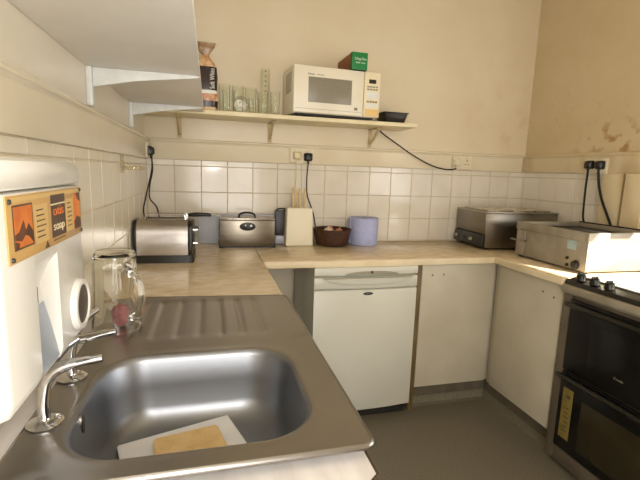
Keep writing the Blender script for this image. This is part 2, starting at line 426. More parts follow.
b = newbm(); box(b, (.5988, -.585, .87), (.6022, -.17, ZT+.0015), .0005); obj('joint_strip', b, m_steel_d, t, True)

# ------------------------------------------------------------------ sink
t = thing('kitchen_sink', 'stainless steel sink with ribbed drainer set in the left worktop', 'sink', (.33, -1.6, .888))
cx, cy, hx, hy = .326, -1.795, .209, .179
def bow(p, k):       # the long sides of the bowl bulge a little
    x, y = p; u = (x-cx)/hx; w = (y-cy)/hy
    return (x+k*.002*u*(1-min(1, abs(w))**2), y+k*.009*w*(1-min(1, abs(u))**2))
N = 8
outer = []
ox0, ox1, oy0, oy1 = .052, .609, -2.022, -1.53
rim = [bow(p, 1) for p in rrect(cx, cy, hx, hy, .095, N)]
# outer ring: the sheet's outline, one point per rim point
def ray_to_rect(p):
    d = V((p[0]-cx, p[1]-cy)); ts = []
    if d.x > 1e-6: ts.append((ox1-cx)/d.x)
    if d.x < -1e-6: ts.append((ox0-cx)/d.x)
    if d.y > 1e-6: ts.append((oy1-cy)/d.y)
    if d.y < -1e-6: ts.append((oy0-cy)/d.y)
    k = min(ts); return (cx+d.x*k, cy+d.y*k)
outer = [ray_to_rect(p) for p in rim]
for want in ((ox0, oy0), (ox0, oy1), (ox1, oy0), (ox1, oy1)):
    i = min(range(len(outer)), key=lambda i: (outer[i][0]-want[0])**2+(outer[i][1]-want[1])**2); outer[i] = want
ZS = .9
b = newbm()
def off(k, z, r): return [(p[0], p[1], z) for p in (bow(q, 1) for q in rrect(cx, cy, hx-k, hy-k, r, N))]
surround = [[(p[0], p[1], ZS) for p in outer], [(o[0]*.35+p[0]*.65, o[1]*.35+p[1]*.65, ZS) for o, p in zip(outer, off(-.012, 0, .1))], off(-.011, ZS, .1), off(-.006, ZS+.0012, .097), off(-.001, ZS-.0005, .095)]
loft(b, surround, cap=False)
# ribbed drainer: grid y -1.53 .. -1.13
nx, ny = 150, 28
g = bmesh.new(); rows = []
def smooth(e0, e1, x):
    q = max(0, min(1, (x-e0)/(e1-e0))); return q*q*(3-2*q)
def yend(x): return -1.122-.045*(x-.052)/.557
for j in range(ny+1):
    row = []
    for i in range(nx+1):
        x = ox0+(ox1-ox0)*i/nx; y = oy1+(yend(x)-oy1)*j/ny
        win = smooth(.09, .12, x)*(1-smooth(.51, .54, x))*smooth(oy1+.005, oy1+.06, y)*(1-smooth(-1.19, -1.165, y))
        ph = (x-.12)/.058
        z = ZS-.0045*win*(.5-.5*cos(2*pi*ph))**3*1.0-.003*win
        row.append(g.verts.new((x, y, z)))
    rows.append(row)
for r0, r1 in zip(rows, rows[1:]):
    for i in range(nx): g.faces.new((r0[i], r0[i+1], r1[i+1], r1[i]))
merge(b, g)
# rolled rim round the sheet
def skirt(pts, out):
    loftr = []
    for k, (d, z) in enumerate(((0, ZS), (.003, ZS+.0015), (.0065, ZS-.001), (.008, ZS-.004), (.0075, .8925))):
        loftr.append([(p[0]+o[0]*d, p[1]+o[1]*d, z) for p, o in zip(pts, out)])
    g = bmesh.new(); rs = [[g.verts.new(p) for p in r] for r in loftr]
    for a, c in zip(rs, rs[1:]):
        for k in range(len(a)-1): g.faces.new((a[k], a[k+1], c[k+1], c[k]))
    merge(b, g)
pts = [(ox0, oy0), (ox1-.012, oy0), (ox1-.004, oy0+.004), (ox1, oy0+.012)]; outn = [(0, -1), (0, -1), (.7, -.7), (1, 0)]
yr = yend(ox1); 
pts += [(ox1, oy1), (ox1, yr-.012), (ox1-.004, yr-.004), (ox1-.014, yr), (ox0, yend(ox0)), (ox0, oy0)]
outn += [(1, 0), (1, 0), (.7, .7), (0, 1), (-.5, .7), (-.7, -.7)]
skirt(pts, outn)
bmesh.ops.remove_doubles(b, verts=b.verts[:], dist=.0004)
bmesh.ops.recalc_face_normals(b, faces=b.faces[:])
obj('drainer', b, m_sink, t, True, sharp=50)
b = newbm()
prof = [(-.001, ZS-.0005, .095), (.004, ZS-.004, .092), (.008, ZS-.014, .09), (.016, ZS-.07, .088), (.024, ZS-.115, .085), (.034, ZS-.138, .082), (.05, ZS-.15, .075), (.075, ZS-.156, .06), (.12, ZS-.159, .035), (.16, ZS-.161, .02)]
loft(b, [off(k, z, r) for k, z, r in prof], cap=False)
pb = off(.16, ZS-.161, .02); b.faces.new([b.verts.new(p) for p in pb])
bmesh.ops.remove_doubles(b, verts=b.verts[:], dist=.0004); bmesh.ops.recalc_face_normals(b, faces=b.faces[:])
bl = obj('bowl', b, m_bowl, t, True, sharp=70)
b = newbm()
prism(b, [(-1.828+.0065*cos(a), .872+.017*sin(a)) for a in [2*pi*k/24 for k in range(24)]], 'x', .1235, .1285, mi=1)
prism(b, [(-1.828+.0095*cos(a), .872+.02*sin(a)) for a in [2*pi*k/24 for k in range(24)]], 'x', .122, .1272, mi=0)
obj('overflow', b, [m_steel, m_hole], bl, True)
b = newbm(); lathe(b, [(0, .0025), (.028, .0025), (.036, .004), (.04, .001), (.04, 0)], (cx-.03, cy+.02, ZS-.161)); obj('drain', b, m_chrome, bl, True)

# ------------------------------------------------------------------ taps
def tap(x, y, label, rx, rz):
    t = thing('pillar_tap', label, 'tap', (x, y, ZS+.001), 0, 'chrome pillar taps at the sink')
    b = newbm(); lathe(b, [(0, .0), (.027, 0), (.028, .003), (.024, .006), (.014, .009), (0, .01)]); obj('flange', b, m_chrome, t)
    b = newbm(); tube(b, [(0, 0, .008), (0, 0, .04), (.008, 0, .078), (.03, 0, rz-.011), (.062, 0, rz-.004), (rx, 0, rz)], .01, 14, 6, radii=[.0095, .0088, .0095, .0105, .0078, .0066])
    obj('spout', b, m_chrome, t)
    b = newbm(); tube(b, [(.006, .0, .085), (.012, .014, .105), (.026, .04, .118), (.04, .06, .124)], .01, 12, 6, radii=[.012, .0115, .008, .006], flat=.75)
    obj('lever', b, m_chrome, t)
    return t
tap(.079, -1.861, 'chrome lever tap nearest the white marbled worktop end', .094, .11)
tap(.074, -1.695, 'chrome lever tap beside the upturned glass jug', .088, .095)

# ------------------------------------------------------------------ jug upside down + pink scourer
jx, jy = .105, -1.405
t = thing('glass_jug', 'upturned ribbed glass beer jug with handle, standing on the sink by the left wall', 'jug', (jx, jy, ZS))
b = newbm(); NS = 60
prof = [(.0615, 0), (.0635, .004), (.0625, .012), (.060, .05), (.057, .1), (.0545, .16), (.053, .196), (.051, .207), (.046, .213), (0, .213),
        (0, .202), (.040, .2), (.0465, .192), (.0485, .16), (.051, .1), (.0545, .05), (.0585, .012), (.0595, 0)]
def wob(k, r, z):
    if r > .05 and .02 < z < .19: return 1+(.05 if r > .0515+(.2-z)*.03 else .0)*(abs(sin(k*pi/6))-.6)*min(1, (z-.02)/.02, (.19-z)/.02)
    return 1
lathe(b, prof, seg=NS, closed=True, wob=wob); obj('jug_body', b, m_jug, t, sharp=60)
b = newbm(); tube(b, [(.04, -.036, .158), (.058, -.052, .158), (.072, -.062, .128), (.074, -.064, .085), (.062, -.054, .05), (.044, -.04, .04)], .0085, 12, 7, flat=1.2)
obj('jug_handle', b, m_jug, t, sharp=60)
b = newbm(); lathe(b, [(0, 0), (.014, 0), (.019, .01), (.021, .04), (.018, .055), (.01, .06), (0, .06)], seg=24, wob=lambda k, r, z: 1+.08*sin(k*2.4+z*90))
o = obj('scouring_pad', b, m_pink); o.location = (jx+.004, jy+.018, ZS+.0005); tag(o, 'pinkish red scouring pad seen through the upturned glass jug', 'scouring pad')

# ------------------------------------------------------------------ board and sponge cloth in the bowl
def slab(bm, corners, th, bev=.002):
    t = bmesh.new(); c = [V(p) for p in corners]; n = (c[1]-c[0]).cross(c[2]-c[0]).normalized()
    if n.z < 0: n = -n
    A = [t.verts.new(p) for p in c]; B = [t.verts.new(p+n*th) for p in c]
    t.faces.new(A); t.faces.new(B)
    for i in range(4): t.faces.new((A[i], A[(i+1) % 4], B[(i+1) % 4], B[i]))
    bmesh.ops.recalc_face_normals(t, faces=t.faces[:])
    bmesh.ops.bevel(t, geom=t.edges[:], offset=bev, segments=2, affect='EDGES')
    merge(bm, t)
b = newbm(); slab(b, [(.161, -1.734, .7535), (.389, -1.663, .7535), (.439, -1.823, .7535), (.210, -1.894, .7535)], .008)
tag(obj('chopping_board', b, m_board), 'white plastic chopping board lying in the sink bowl', 'chopping board')
b = newbm(); slab(b, [(.232, -1.742, .7618), (.364, -1.714, .7618), (.389, -1.814, .7618), (.248, -1.838, .7618)], .012, .004)
tag(obj('sponge_cloth', b, m_sponge), 'tan sponge cloth lying flat on the white board in the sink', 'sponge')

# ------------------------------------------------------------------ white dispenser on the left wall
DX = .12
y0, y1, ra, rb = -2.068, -1.735, -1.968, -1.88
t = thing('wall_dispenser', 'white wall-mounted dispenser with tan printed panel, above the taps', 'dispenser', (0, -1.9, 1.02))
prof = [(.0005, 1.02), (DX-.02, 1.02), (DX-.006, 1.026), (DX, 1.042), (DX, 1.298), (DX-.004, 1.2995), (.0005, 1.2995)]
rec = [(.0005, 1.02), (DX-.012, 1.02), (DX-.006, 1.03), (DX-.016, 1.085), (DX-.024, 1.12), (DX-.026, 1.155), (DX-.012, 1.185), (DX, 1.2), (DX, 1.298), (DX-.004, 1.2995), (.0005, 1.2995)]
b = newbm()
def ring(pr, y, ins=0):
    cxm, czm = .06, 1.16
    return [(max(.0005, x-ins if x > .01 else x), y, z+(ins if z < czm else 0)) for x, z in pr]
loft(b, [ring(prof, y0, .008), ring(prof, y0+.002, .003), ring(prof, y0+.007, 0), ring(prof, ra, 0)])
loft(b, [ring(prof, rb, 0), ring(prof, y1-.014, 0), ring(prof, y1-.004, .005), ring(prof, y1, .012)])
loft(b, [ring(rec, ra, 0), ring(rec, rb, 0)])
obj('body', b, m_disp, t, True, 40)
b = newbm()
lid = [(.0005, 1.302), (DX-.002, 1.302), (DX+.001, 1.305), (DX+.001, 1.325), (DX-.006, 1.338), (DX-.02, 1.342), (.0005, 1.345)]
loft(b, [ring(lid, y0-.001, .006), ring(lid, y0+.006, 0), ring(lid, y1-.012, 0), ring(lid, y1+.001, .008)])
obj('lid', b, m_disp, t, True, 40)
b = newbm()
prism(b, [(DX-.0055, 1.0305), (DX-.0155, 1.0855), (DX-.0235, 1.1205), (DX-.0225, 1.1225), (DX-.0145, 1.0865), (DX-.0045, 1.0315)], 'y', ra+.003, rb-.003)
obj('chute', b, m_disp_d, t, True)['label'] = 'grey delivery chute'
b = newbm(); box(b, (DX-.0255, ra+.004, 1.124), (DX-.0235, rb-.02, 1.15)); obj('slot', b, m_hole, t, True)  # dark plate: shade of the recess's upper gap put in as colour
b = newbm(); dy, dz = -1.788, 1.087
lathe(b, [(0, -.004), (.047, -.004), (.047, .006), (.044, .012), (.038, .013), (.036, .009), (0, .009)], seg=40, mx=M.Translation((DX-.003, dy, dz)) @ M.Rotation(R(90), 4, 'Y'))
rg = obj('dial_ring', b, m_disp, t, True)
b = newbm(); cyl(b, (DX+.0055, dy, dz), (DX+.0072, dy, dz), .035, seg=40); obj('dial_window', b, m_smoke, rg, True)
# printed panel: y from -2.045 (left in view) to -1.747, z 1.213..1.296
pa, pb_, pz0, pz1 = -2.046, -1.748, 1.213, 1.296
b = newbm(); box(b, (DX-.0003, pa, pz0), (DX+.002, pb_, pz1), .0006); pn = obj('printed_panel', b, m_panel, t, True)
def py(u): return pa+(pb_-pa)*u
def pz(v): return pz1-(pz1-pz0)*v
def patch(bm, u0, u1, v0, v1, h, mi=0): box(bm, (DX+.0019, py(u0), pz(v1)), (DX+.002+h, py(u1), pz(v0)), mi=mi)
b = newbm(); patch(b, .28, .44, .2, .85, .0002); patch(b, .72, .84, .2, .85, .0002); patch(b, .05, .97, .03, .1, .0001); obj('text_background', b, m_panel_l, pn, True)
b = newbm(); patch(b, .485, .70, .08, .86, .0003); obj('title_block', b, m_panel_d, pn, True)
b = newbm(); patch(b, .05, .255, .14, .82, .0003); obj('picture_mount', b, m_panel_d, pn, True)
b = newbm(); patch(b, .06, .245, .17, .79, .0005); obj('picture', b, m_orange, pn, True)
b = newbm(); patch(b, .85, .97, .12, .86, .0005); obj('picture', b, m_orange, pn, True)
def pp(u, v): return (py(u), pz(v))
for poly in ([(.1, .55), (.15, .38), (.17, .55), (.2, .45), (.245, .6), (.245, .79), (.2, .66), (.16, .62), (.12, .7), (.06, .66), (.06, .58)], [(.06, .68), (.1, .72), (.09, .79), (.06, .79)], [(.85, .7), (.9, .6), (.97, .66), (.97, .86), (.85, .86)], [(.9, .12), (.97, .12), (.97, .3), (.92, .25)]):
    b = newbm(); prism(b, [pp(*q) for q in poly], 'x', DX+.0024, DX+.0028); obj('picture_motif', b, m_orange_d, pn, True)
b = newbm()
textmesh(b, 'otis', .021, (DX+.0025, py(.592), pz(.38)), (0, 1, 0), (0, 0, 1), width=.046); obj('title_text', b, m_orange_t, pn, True)
b = newbm()
textmesh(b, 'soap', .019, (DX+.0025, py(.592), pz(.66)), (0, 1, 0), (0, 0, 1), width=.048); obj('title_text', b, m_cream_t, pn, True)
b = newbm(); patch(b, .485, .70, .24, .265, .0005)
for k in range(6): patch(b, .295, .295+.12*(.7+.3*((k*37) % 7)/7), .28+.09*k, .3+.09*k, .0006, 1); patch(b, .735, .735+.085*(.7+.3*((k*23) % 7)/7), .28+.09*k, .3+.09*k, .0006, 1)
patch(b, .5, .68, .9, .92, .0004, 1)
prism(b, [pp(.38, .98), pp(.44, .98), pp(.41, .86)], 'x', DX+.002, DX+.0026, mi=1)
obj('small_print', b, [m_cream_t, m_panel_d], pn, True)
for (u, v) in ((.025, .08), (.975, .06), (.025, .93), (.975, .94)):
    b = newbm(); cyl(b, (DX+.0018, py(u), pz(v)), (DX+.0045, py(u), pz(v)), .0035, .0028, 12); obj('panel_screw', b, m_dkgrey, pn, True)

# ------------------------------------------------------------------ clear plastic holder on left wall
HY, HZ = -.72, 1.33
t = thing('cup_holder', 'faint clear plastic ring holder stuck on the left wall tiles', 'holder', (.0, HY, HZ))
b = newbm(); box(b, (.0072, HY-.03, HZ-.02), (.0102, HY+.03, HZ+.052), .001); obj('back_plate', b, m_clearpl, t, True)
b = newbm()
ringpts = [(.055+.042*cos(a), HY+.05*sin(a), HZ) for a in [2*pi*k/28 for k in range(28)]]
t2 = [V(p) for p in ringpts]
rings = []
for i, p in enumerate(t2):
    d = (p-V((.055, HY, HZ))).normalized()
    rings.append([tuple(p+d*.004*cos(q)+V((0, 0, .009*sin(q)))) for q in (0, pi/3, 2*pi/3, pi, 4*pi/3, 5*pi/3)])
loft(b, rings+[rings[0]], cap=False); bmesh.ops.remove_doubles(b, verts=b.verts[:], dist=1e-5); bmesh.ops.recalc_face_normals(b, faces=b.faces[:])
obj('ring', b, m_clearpl, t, True)
b = newbm(); tube(b, [(.0105, HY, HZ+.03), (.014, HY, HZ+.012), (.02, HY, HZ+.002)], .004, 8, 5); obj('arm', b, m_clearpl, t, True)

# ------------------------------------------------------------------ left wall shelf
t = thing('wall_shelf', 'broad white shelf high on the left wall, seen from below', 'shelf', (0, -1.2, 1.625))
b = newbm(); box(b, (.001, -2.5, 1.625), (.326, -.262, 1.645), .002); obj('shelf_board', b, m_shelf_l, t, True)
for yb in (-1.155, -.458):
    b = newbm()
    box(b, (.0005, yb-.016, 1.512), (.017, yb+.016, 1.6245), .002)
    br = obj('bracket', b, m_bracket, t, True)
    b = newbm(); prism(b, [(.0175, 1.6245), (.322, 1.6245), (.322, 1.617), (.14, 1.594), (.0175, 1.568)], 'y', yb-.007, yb+.007, .002); obj('bracket_arm', b, m_bracket, br, True)

# ------------------------------------------------------------------ back wall shelf
SZ = 1.64
t = thing('wall_shelf', 'cream shelf on the back wall holding the microwave and glasses', 'shelf', (.77, -.1, 1.618))
b = newbm(); box(b, (.002, -.255, 1.618), (1.545, -.001, SZ), .002); obj('shelf_board', b, m_shelf_b, t, True)
for xb in (.19, .705, 1.345):
    b = newbm(); box(b, (xb-.012, -.0055, 1.505), (xb+.012, -.0005, 1.6175), .001); br = obj('bracket', b, m_bracket_b, t, True)
    b = newbm(); box(b, (xb-.011, -.2, 1.6135), (xb+.011, -.0055, 1.6175), .0008); obj('bracket_arm', b, m_bracket_b, br, True)
    b = newbm(); tube(b, [(xb, -.006, 1.53), (xb, -.05, 1.545), (xb, -.1, 1.575), (xb, -.15, 1.612)], .006, 8, 6, flat=1.4); obj('bracket_strut', b, m_bracket_b, br, True)

# ------------------------------------------------------------------ microwave
mw_rz = R(3)
mw = thing('microwave', 'cream microwave oven with grey window on the back wall shelf', 'microwave', (.79, -.287, SZ+.001), mw_rz)
WM, DM, HM = .508, .262, .262
b = newbm(); box(b, (0, .012, .015), (WM, DM, HM), .006)
obj('casing', b, m_mw, mw)
b = newbm(); box(b, (.02, .02, .005), (WM-.03, .24, .0148)); obj('base_plate', b, m_black, mw)
b = newbm()
for j in range(9):
    for k in range(5): box(b, (-.0006, .05+.028*k, .13+.012*j), (.001, .066+.028*k, .136+.012*j))
obj('side_vents', b, m_hole, mw)
b = newbm(); box(b, (.001, 0, .017), (.406, .013, HM-.001), .005); dr = obj('door', b, m_mw, mw)
b = newbm(); box(b, (.083, -.0012, .073), (.334, .002, .205), .0008); obj('door_window', b, m_mesh, dr)
b = newbm(); box(b, (.012, -.0006, .037), (.394, .001, .0385)); box(b, (.352, -.001, .047), (.372, .001, .062), mi=1); obj('door_markings', b, [m_printg, m_printg], dr)
b = newbm(); textmesh(b, 'Sanyo', .016, (.098, -.0008, .219), (1, 0, 0), (0, 0, 1), width=.036); box(b, (.13, -.0006, .217), (.17, .001, .2195)); obj('door_logo', b, m_print, dr)
b = newbm(); box(b, (.409, 0, .017), (WM-.001, .013, HM-.001), .005); cp = obj('control_panel', b, m_mw_panel, mw)
b = newbm(); box(b, (.436, -.001, .2), (.479, .001, .222)); obj('display', b, m_black, cp)
for z, h in ((.178, .008), (.164, .008), (.096, .01)):
    for k in range(4):
        b = newbm(); box(b, (.426+.017*k, -.0008, z), (.440+.017*k, .001, z+h)); obj('button', b, m_printg, cp)
b = newbm(); box(b, (.425, -.0008, .118), (.493, .001, .155)); box(b, (.425, -.0008, .072), (.493, .001, .088)); obj('keypad', b, m_bracket, cp)
b = newbm(); box(b, (.418, -.003, .024), (.502, .003, .06), .002); obj('door_button', b, m_mw_btn, cp)
for (fx, fy) in ((.04, .06), (.46, .06), (.04, .23), (.46, .23)):
    b = newbm(); cyl(b, (fx, fy, 0), (fx, fy, .016), .014, seg=14); obj('foot', b, m_black, mw)

# ------------------------------------------------------------------ green carton on top of the microwave
t = thing('wrap_carton', 'long green cling film carton lying on top of the microwave', 'box', (1.158, -.285, SZ+HM+.0025), R(1))
b = newbm(); box(b, (-.045, .002, 0), (.045, .26, .09), .002); obj('carton_body', b, m_kraft, t)
b = newbm(); box(b, (-.0455, 0, -.0002), (.0455, .004, .0905), .001); cf = obj('carton_end', b, m_green, t); cf['label'] = 'green end flap'
b = newbm(); box(b, (-.0458, .004, -.0002), (.0458, .03, .0908), .001); obj('carton_band', b, m_green_d, t)
b = newbm(); textmesh(b, 'Cling Film', .019, (.004, -.0004, .056), (1, 0, 0), (0, 0, 1), width=.066); textmesh(b, '300 mm', .012, (.004, -.0004, .036), (1, 0, 0), (0, 0, 1), width=.055); obj('carton_text', b, m_whiteprint, cf)

# ------------------------------------------------------------------ black tray right of the microwave
t = thing('food_tray', 'small black plastic tray at the right end of the back shelf', 'tray', (1.43, -.13, SZ+.0005))
b = newbm()
o1 = rrect(0, 0, .062, .055, .012, 4); o2 = rrect(0, 0, .078, .075, .014, 4); o3 = rrect(0, 0, .084, .08, .014, 4)
i2 = rrect(0, 0, .075, .072, .013, 4); i1 = rrect(0, 0, .059, .052, .011, 4)
loft(b, [[(x, y, 0) for x, y in o1], [(x, y, .06) for x, y in o2], [(x, y, .061) for x, y in o3], [(x, y, .064) for x, y in o3], [(x, y, .064) for x, y in i2], [(x, y, .003) for x, y in i1]])
obj('tray_shell', b, m_black, t)

# ------------------------------------------------------------------ bread bag
t = thing('bread_bag', 'upright orange wrapped bread loaf on the back shelf beside the glasses', 'bread', (.335, -.19, SZ))
def pill(z, hx, hy, cxx=0, cyy=0, r=.035, n=5, rot=0):
    return [(cxx+x+.003*sin(40*z+7*x*30), cyy+y, z) for x, y in rrect(0, 0, hx, hy, min(hx, hy)*.7, n)]
b = newbm()
loft(b, [pill(.001, .045, .035), pill(.006, .056, .042), pill(.05, .064, .048), pill(.11, .06, .05), pill(.17, .06, .047), pill(.22, .055, .042), pill(.25, .042, .034), pill(.27, .025, .022), pill(.285, .018, .014)])
obj('wrapper', b, m_bread, t, sharp=60)
b = newbm()
loft(b, [pill(.102, .0615, .0515), pill(.135, .0625, .0515), pill(.17, .0615, .0495), pill(.22, .0565, .0445)], cap=False)
lb = obj('wrapper_band', b, m_breadlab, t, sharp=60); lb['label'] = 'dark printed band'
b = newbm(); loft(b, [pill(.018, .0595, .0455), pill(.05, .0655, .0495)], cap=False); obj('wrapper_band', b, m_breadlab, t, sharp=60)
b = newbm(); loft(b, [pill(.085, .0615, .0505), pill(.102, .062, .052)], cap=False); obj('wrapper_stripe', b, m_whiteprint, t, sharp=60)
b = newbm(); textmesh(b, 'Soft White', .034, (.036, -.0525, .16), (0, -.06, 1), (-1, 0, 0), width=.1, ext=.002); obj('band_text', b, m_whiteprint, lb)
b = newbm()
loft(b, [pill(.283, .018, .014), pill(.3, .03, .018), pill(.325, .045, .02, .004), pill(.345, .05, .014, .008)])
obj('wrapper_neck', b, m_wrapclear, t, sharp=60)

# ------------------------------------------------------------------ glasses on the back shelf
def tumbler(name, label, x, y, r0, r1, h, seg=28, flute=0, group='drinking glasses on the back shelf', tw=.0022):
    b = newbm()
    pr = [(0, 0), (r0-.003, 0), (r0, .003), (r1, h-.001), (r1-tw/2, h), (r1-tw, h-.001), (r0-tw, .010), (r0-tw-.004, .008), (0, .008)]
    w = (lambda k, r, z: 1+flute*(abs(sin(k*pi/4))-.6) if r > .01 and .012 < z < h*.8 else 1) if flute else None
    if flute:
        pr = [(0, 0), (r0-.003, 0), (r0, .003), (r0+(r1-r0)*.15, h*.15), (r0+(r1-r0)*.7, h*.7), (r1, h-.001), (r1-tw/2, h), (r1-tw, h-.001), (r0-tw, .010), (r0-tw-.004, .008), (0, .008)]
    lathe(b, pr, seg=seg, wob=w)
    o = obj(name, b, m_glass, sharp=50); o.location = (x, y, SZ+.0005)
    return tag(o, label, 'glass', group)
tumbler('drinking_glass', 'tall clear glass on the back shelf, right next to the bread', .437, -.085, .028, .033, .165)
tumbler('drinking_glass', 'clear tumbler at the front edge of the shelf beside the bread', .455, -.175, .028, .034, .12)
tumbler('drinking_glass', 'clear tall glass standing behind the glass on its side', .512, -.07, .028, .034, .165)
tumbler('drinking_glass', 'short clear tumbler at the shelf front, middle of the glasses', .592, -.185, .027, .032, .085)
tumbler('drinking_glass', 'clear tall glass at the wall behind the short tumbler', .585, -.07, .028, .034, .16)
tumbler('drinking_glass', 'fluted clear glass between the short tumbler and dotted tall glass', .645, -.14, .026, .032, .13, 40, .03)
tumbler('drinking_glass', 'fluted clear glass at the shelf front close to the microwave', .705, -.205, .023, .028, .125, 40, .03)
# glass lying on its side, mouth towards the room
b = newbm()
lathe(b, [(0, 0), (.036, 0), (.04, .004), (.043, .1), (.0415, .102), (.04, .1), (.037, .012), (0, .010)], seg=32, mx=M.Rotation(R(90), 4, 'X'))
o = obj('drinking_glass', b, m_glass, sharp=50); o.location = (.52, -.125, SZ+.0436); tag(o, 'wide clear glass lying on its side, mouth facing the room', 'glass', 'drinking glasses on the back shelf')
# tall dotted glass
t = thing('tall_glass', 'tallest slim clear glass with a column of dots, left of the microwave', 'glass', (.668, -.065, SZ+.0005))
b = newbm(); lathe(b, [(0, 0), (.028, 0), (.03, .003), (.026, .015), (.025, .27), (.0225, .27), (.0235, .02), (0, .015)], seg=28); obj('glass_body', b, m_glass, t, sharp=50)
b = newbm()
for k in range(5): cyl(b, (-.003, -.0255, .145+.027*k), (-.003, -.0262, .145+.027*k), .005, seg=10)
obj('dots', b, m_printg, t)

# ------------------------------------------------------------------ sockets, plugs and cords
def socket(label, c, n, gangs=2):
    """c: centre on the wall, n: wall normal"""
    t = thing('wall_socket', label, 'socket', c, {'B': 0, 'L': R(90), 'R': R(-90)}[n], 'mains sockets')
    w = .073 if gangs == 2 else .043
    b = newbm(); box(b, (-w, -.012, -.043), (w, 0, .043), .004); pl = obj('socket_plate', b, m_sock, t)
    for g in ([-.035, .035] if gangs == 2 else [0]):
        b = newbm()
        for dx, dz, sx, sz in ((0, .013, .003, .006), (-.011, -.012, .005, .0025), (.011, -.012, .005, .0025)): box(b, (g+dx-sx, -.0126, dz-sz), (g+dx+sx, -.0115, dz+sz))
        obj('pin_holes', b, m_hole, pl)
        b = newbm(); box(b, (g-.006, -.0165, .02), (g+.006, -.0115, .036), .0015); obj('switch', b, m_sock, pl)
    return t
def plug(label, c, n, cord, mp, mc, r=.0038):
    rz = {'B': 0, 'L': R(90), 'R': R(-90)}[n]
    t = thing('mains_plug', label, 'plug', c, rz)
    b = newbm()
    loft(b, [[(x, -.0005, z) for x, z in rrect(0, 0, .026, .024, .009, 4)], [(x, -.014, z) for x, z in rrect(0, 0, .026, .024, .009, 4)], [(x, -.026, z-.001) for x, z in rrect(0, 0, .02, .019, .008, 4)], [(x, -.03, z-.001) for x, z in rrect(0, 0, .015, .014, .007, 4)]])
    cyl(b, (0, -.014, -.02), (0, -.014, -.042), .008, .0055, 12)
    obj('plug_body', b, mp, t)
    b = newbm(); tube(b, cord, r, 8, 8); obj('cord', b, mc, t, True)
    return t
socket('white wall socket in the left corner above the toaster', (.018, -.085, 1.43), 'L', 1)
b = None
t = plug('black plug in the left corner socket above the toaster', (.030, -.085, 1.425), 'L',
     [(.046, -.085, 1.385), (.046, -.09, 1.33), (.03, -.1, 1.25), (.014, -.13, 1.17), (.012, -.2, 1.09), (.06, -.3, 1.0), (.09, -.35, .94)], m_black, m_rubber)
b = newbm(); tube(b, [(.046, -.089, 1.385), (.05, -.095, 1.32), (.035, -.105, 1.24), (.035, -.13, 1.17), (.075, -.17, 1.12), (.1, -.25, 1.04), (.12, -.31, .97), (.12, -.35, .94)], .0035, 8, 8); obj('cord', b, m_rubber, t, True)
socket('white double socket on the back wall above the cream knife box', (.9, -.018, 1.435), 'B')
plug('black plug in the socket above the cream knife box', (.938, -.030, 1.428), 'B',
     [(.938, -.044, 1.39), (.93, -.05, 1.3), (.935, -.05, 1.2), (.965, -.045, 1.12), (.985, -.04, 1.06), (1.0, -.03, .99), (1.01, -.025, .94), (1.015, -.025, .905)], m_black, m_rubber)
plug('cream plug left of the black plug on the back wall', (.868, -.030, 1.435), 'B',
     [(.868, -.044, 1.395), (.866, -.05, 1.33), (.862, -.045, 1.25), (.85, -.04, 1.15), (.80, -.03, 1.02), (.77, -.02, .905)], m_plugw, m_plugw, .0034)
t = socket('white double socket on the back wall above the bain marie', (2.01, -.018, 1.435), 'B')
plug('cream plug trailing the black cable down from the microwave shelf', (1.96, -.030, 1.435), 'B',
     [(1.96, -.044, 1.395), (1.93, -.047, 1.387), (1.87, -.05, 1.385), (1.76, -.05, 1.41), (1.62, -.045, 1.475), (1.5, -.04, 1.545), (1.42, -.03, 1.595), (1.405, -.02, 1.611)], m_sock, m_rubber, .0042)
socket('white double socket on the right wall, both outlets in use', (W-.018, -.615, 1.425), 'R')
plug('black plug on the right wall, the one nearer the back corner', (W-.030, -.580, 1.432), 'R',
     [(W-.044, -.580, 1.392), (W-.05, -.585, 1.3), (W-.045, -.583, 1.2), (W-.045, -.59, 1.12), (W-.025, -.6, 1.06), (W-.022, -.6, .98), (W-.022, -.6, .905)], m_black, m_rubber, .0058)
plug('black plug on the right wall, the one nearer the cooker', (W-.030, -.650, 1.43), 'R',
     [(W-.044, -.650, 1.39), (W-.05, -.67, 1.32), (W-.05, -.7, 1.24), (W-.04, -.735, 1.16), (W-.0335, -.77, 1.08), (W-.0325, -.77, .99), (W-.0325, -.77, .905)], m_black, m_rubber, .0068)

# ------------------------------------------------------------------ toaster
ZC = ZT+.001
t = thing('toaster', 'brushed steel two-slot toaster with black base on the left worktop', 'toaster', (.149, -.475, ZC), R(-2))
b = newbm()
base = rrect(0, 0, .132, .098, .02, 5); bt = rrect(0, 0, .131, .097, .02, 5)
loft(b, [[(x, y, 0) for x, y in base], [(x, y, .036) for x, y in bt]]); obj('base', b, m_black, t)
b = newbm()
rr = [(.1, .098, .036), (.12, .096, .1), (.13, .09, .15), (.14, .08, .178), (.15, .066, .192), (.16, .05, .198)]
sec = [(.094, .0365), (.096, .08), (.093, .13), (.086, .17), (.074, .188), (.058, .197), (.04, .2)]
prof = [(-y, z) for y, z in sec]+[(y, z) for y, z in sec[::-1]]
prism(b, prof, 'x', -.118, .106)
obj('body', b, m_toaster, t, sharp=50)
for sx, a, c in ((-1, -.132, -.1185), (1, .1065, .126)):
    b = newbm(); prism(b, [(y*1.02, .0365+(z-.0365)*.985) for y, z in prof], 'x', a, c, .003); obj('end_cap', b, m_black, t)
b = newbm()
for yy in (-.024, .024): box(b, (-.095, yy-.012, .1985), (.085, yy+.012, .2006))
obj('slots', b, m_hole, t)
b = newbm()
for yy in (-.045, .045): tube(b, [(-.085, yy, .199), (-.083, yy, .216), (-.06, yy, .219), (.07, yy, .219), (.09, yy, .216), (.093, yy, .199)], .0028, 8, 5)
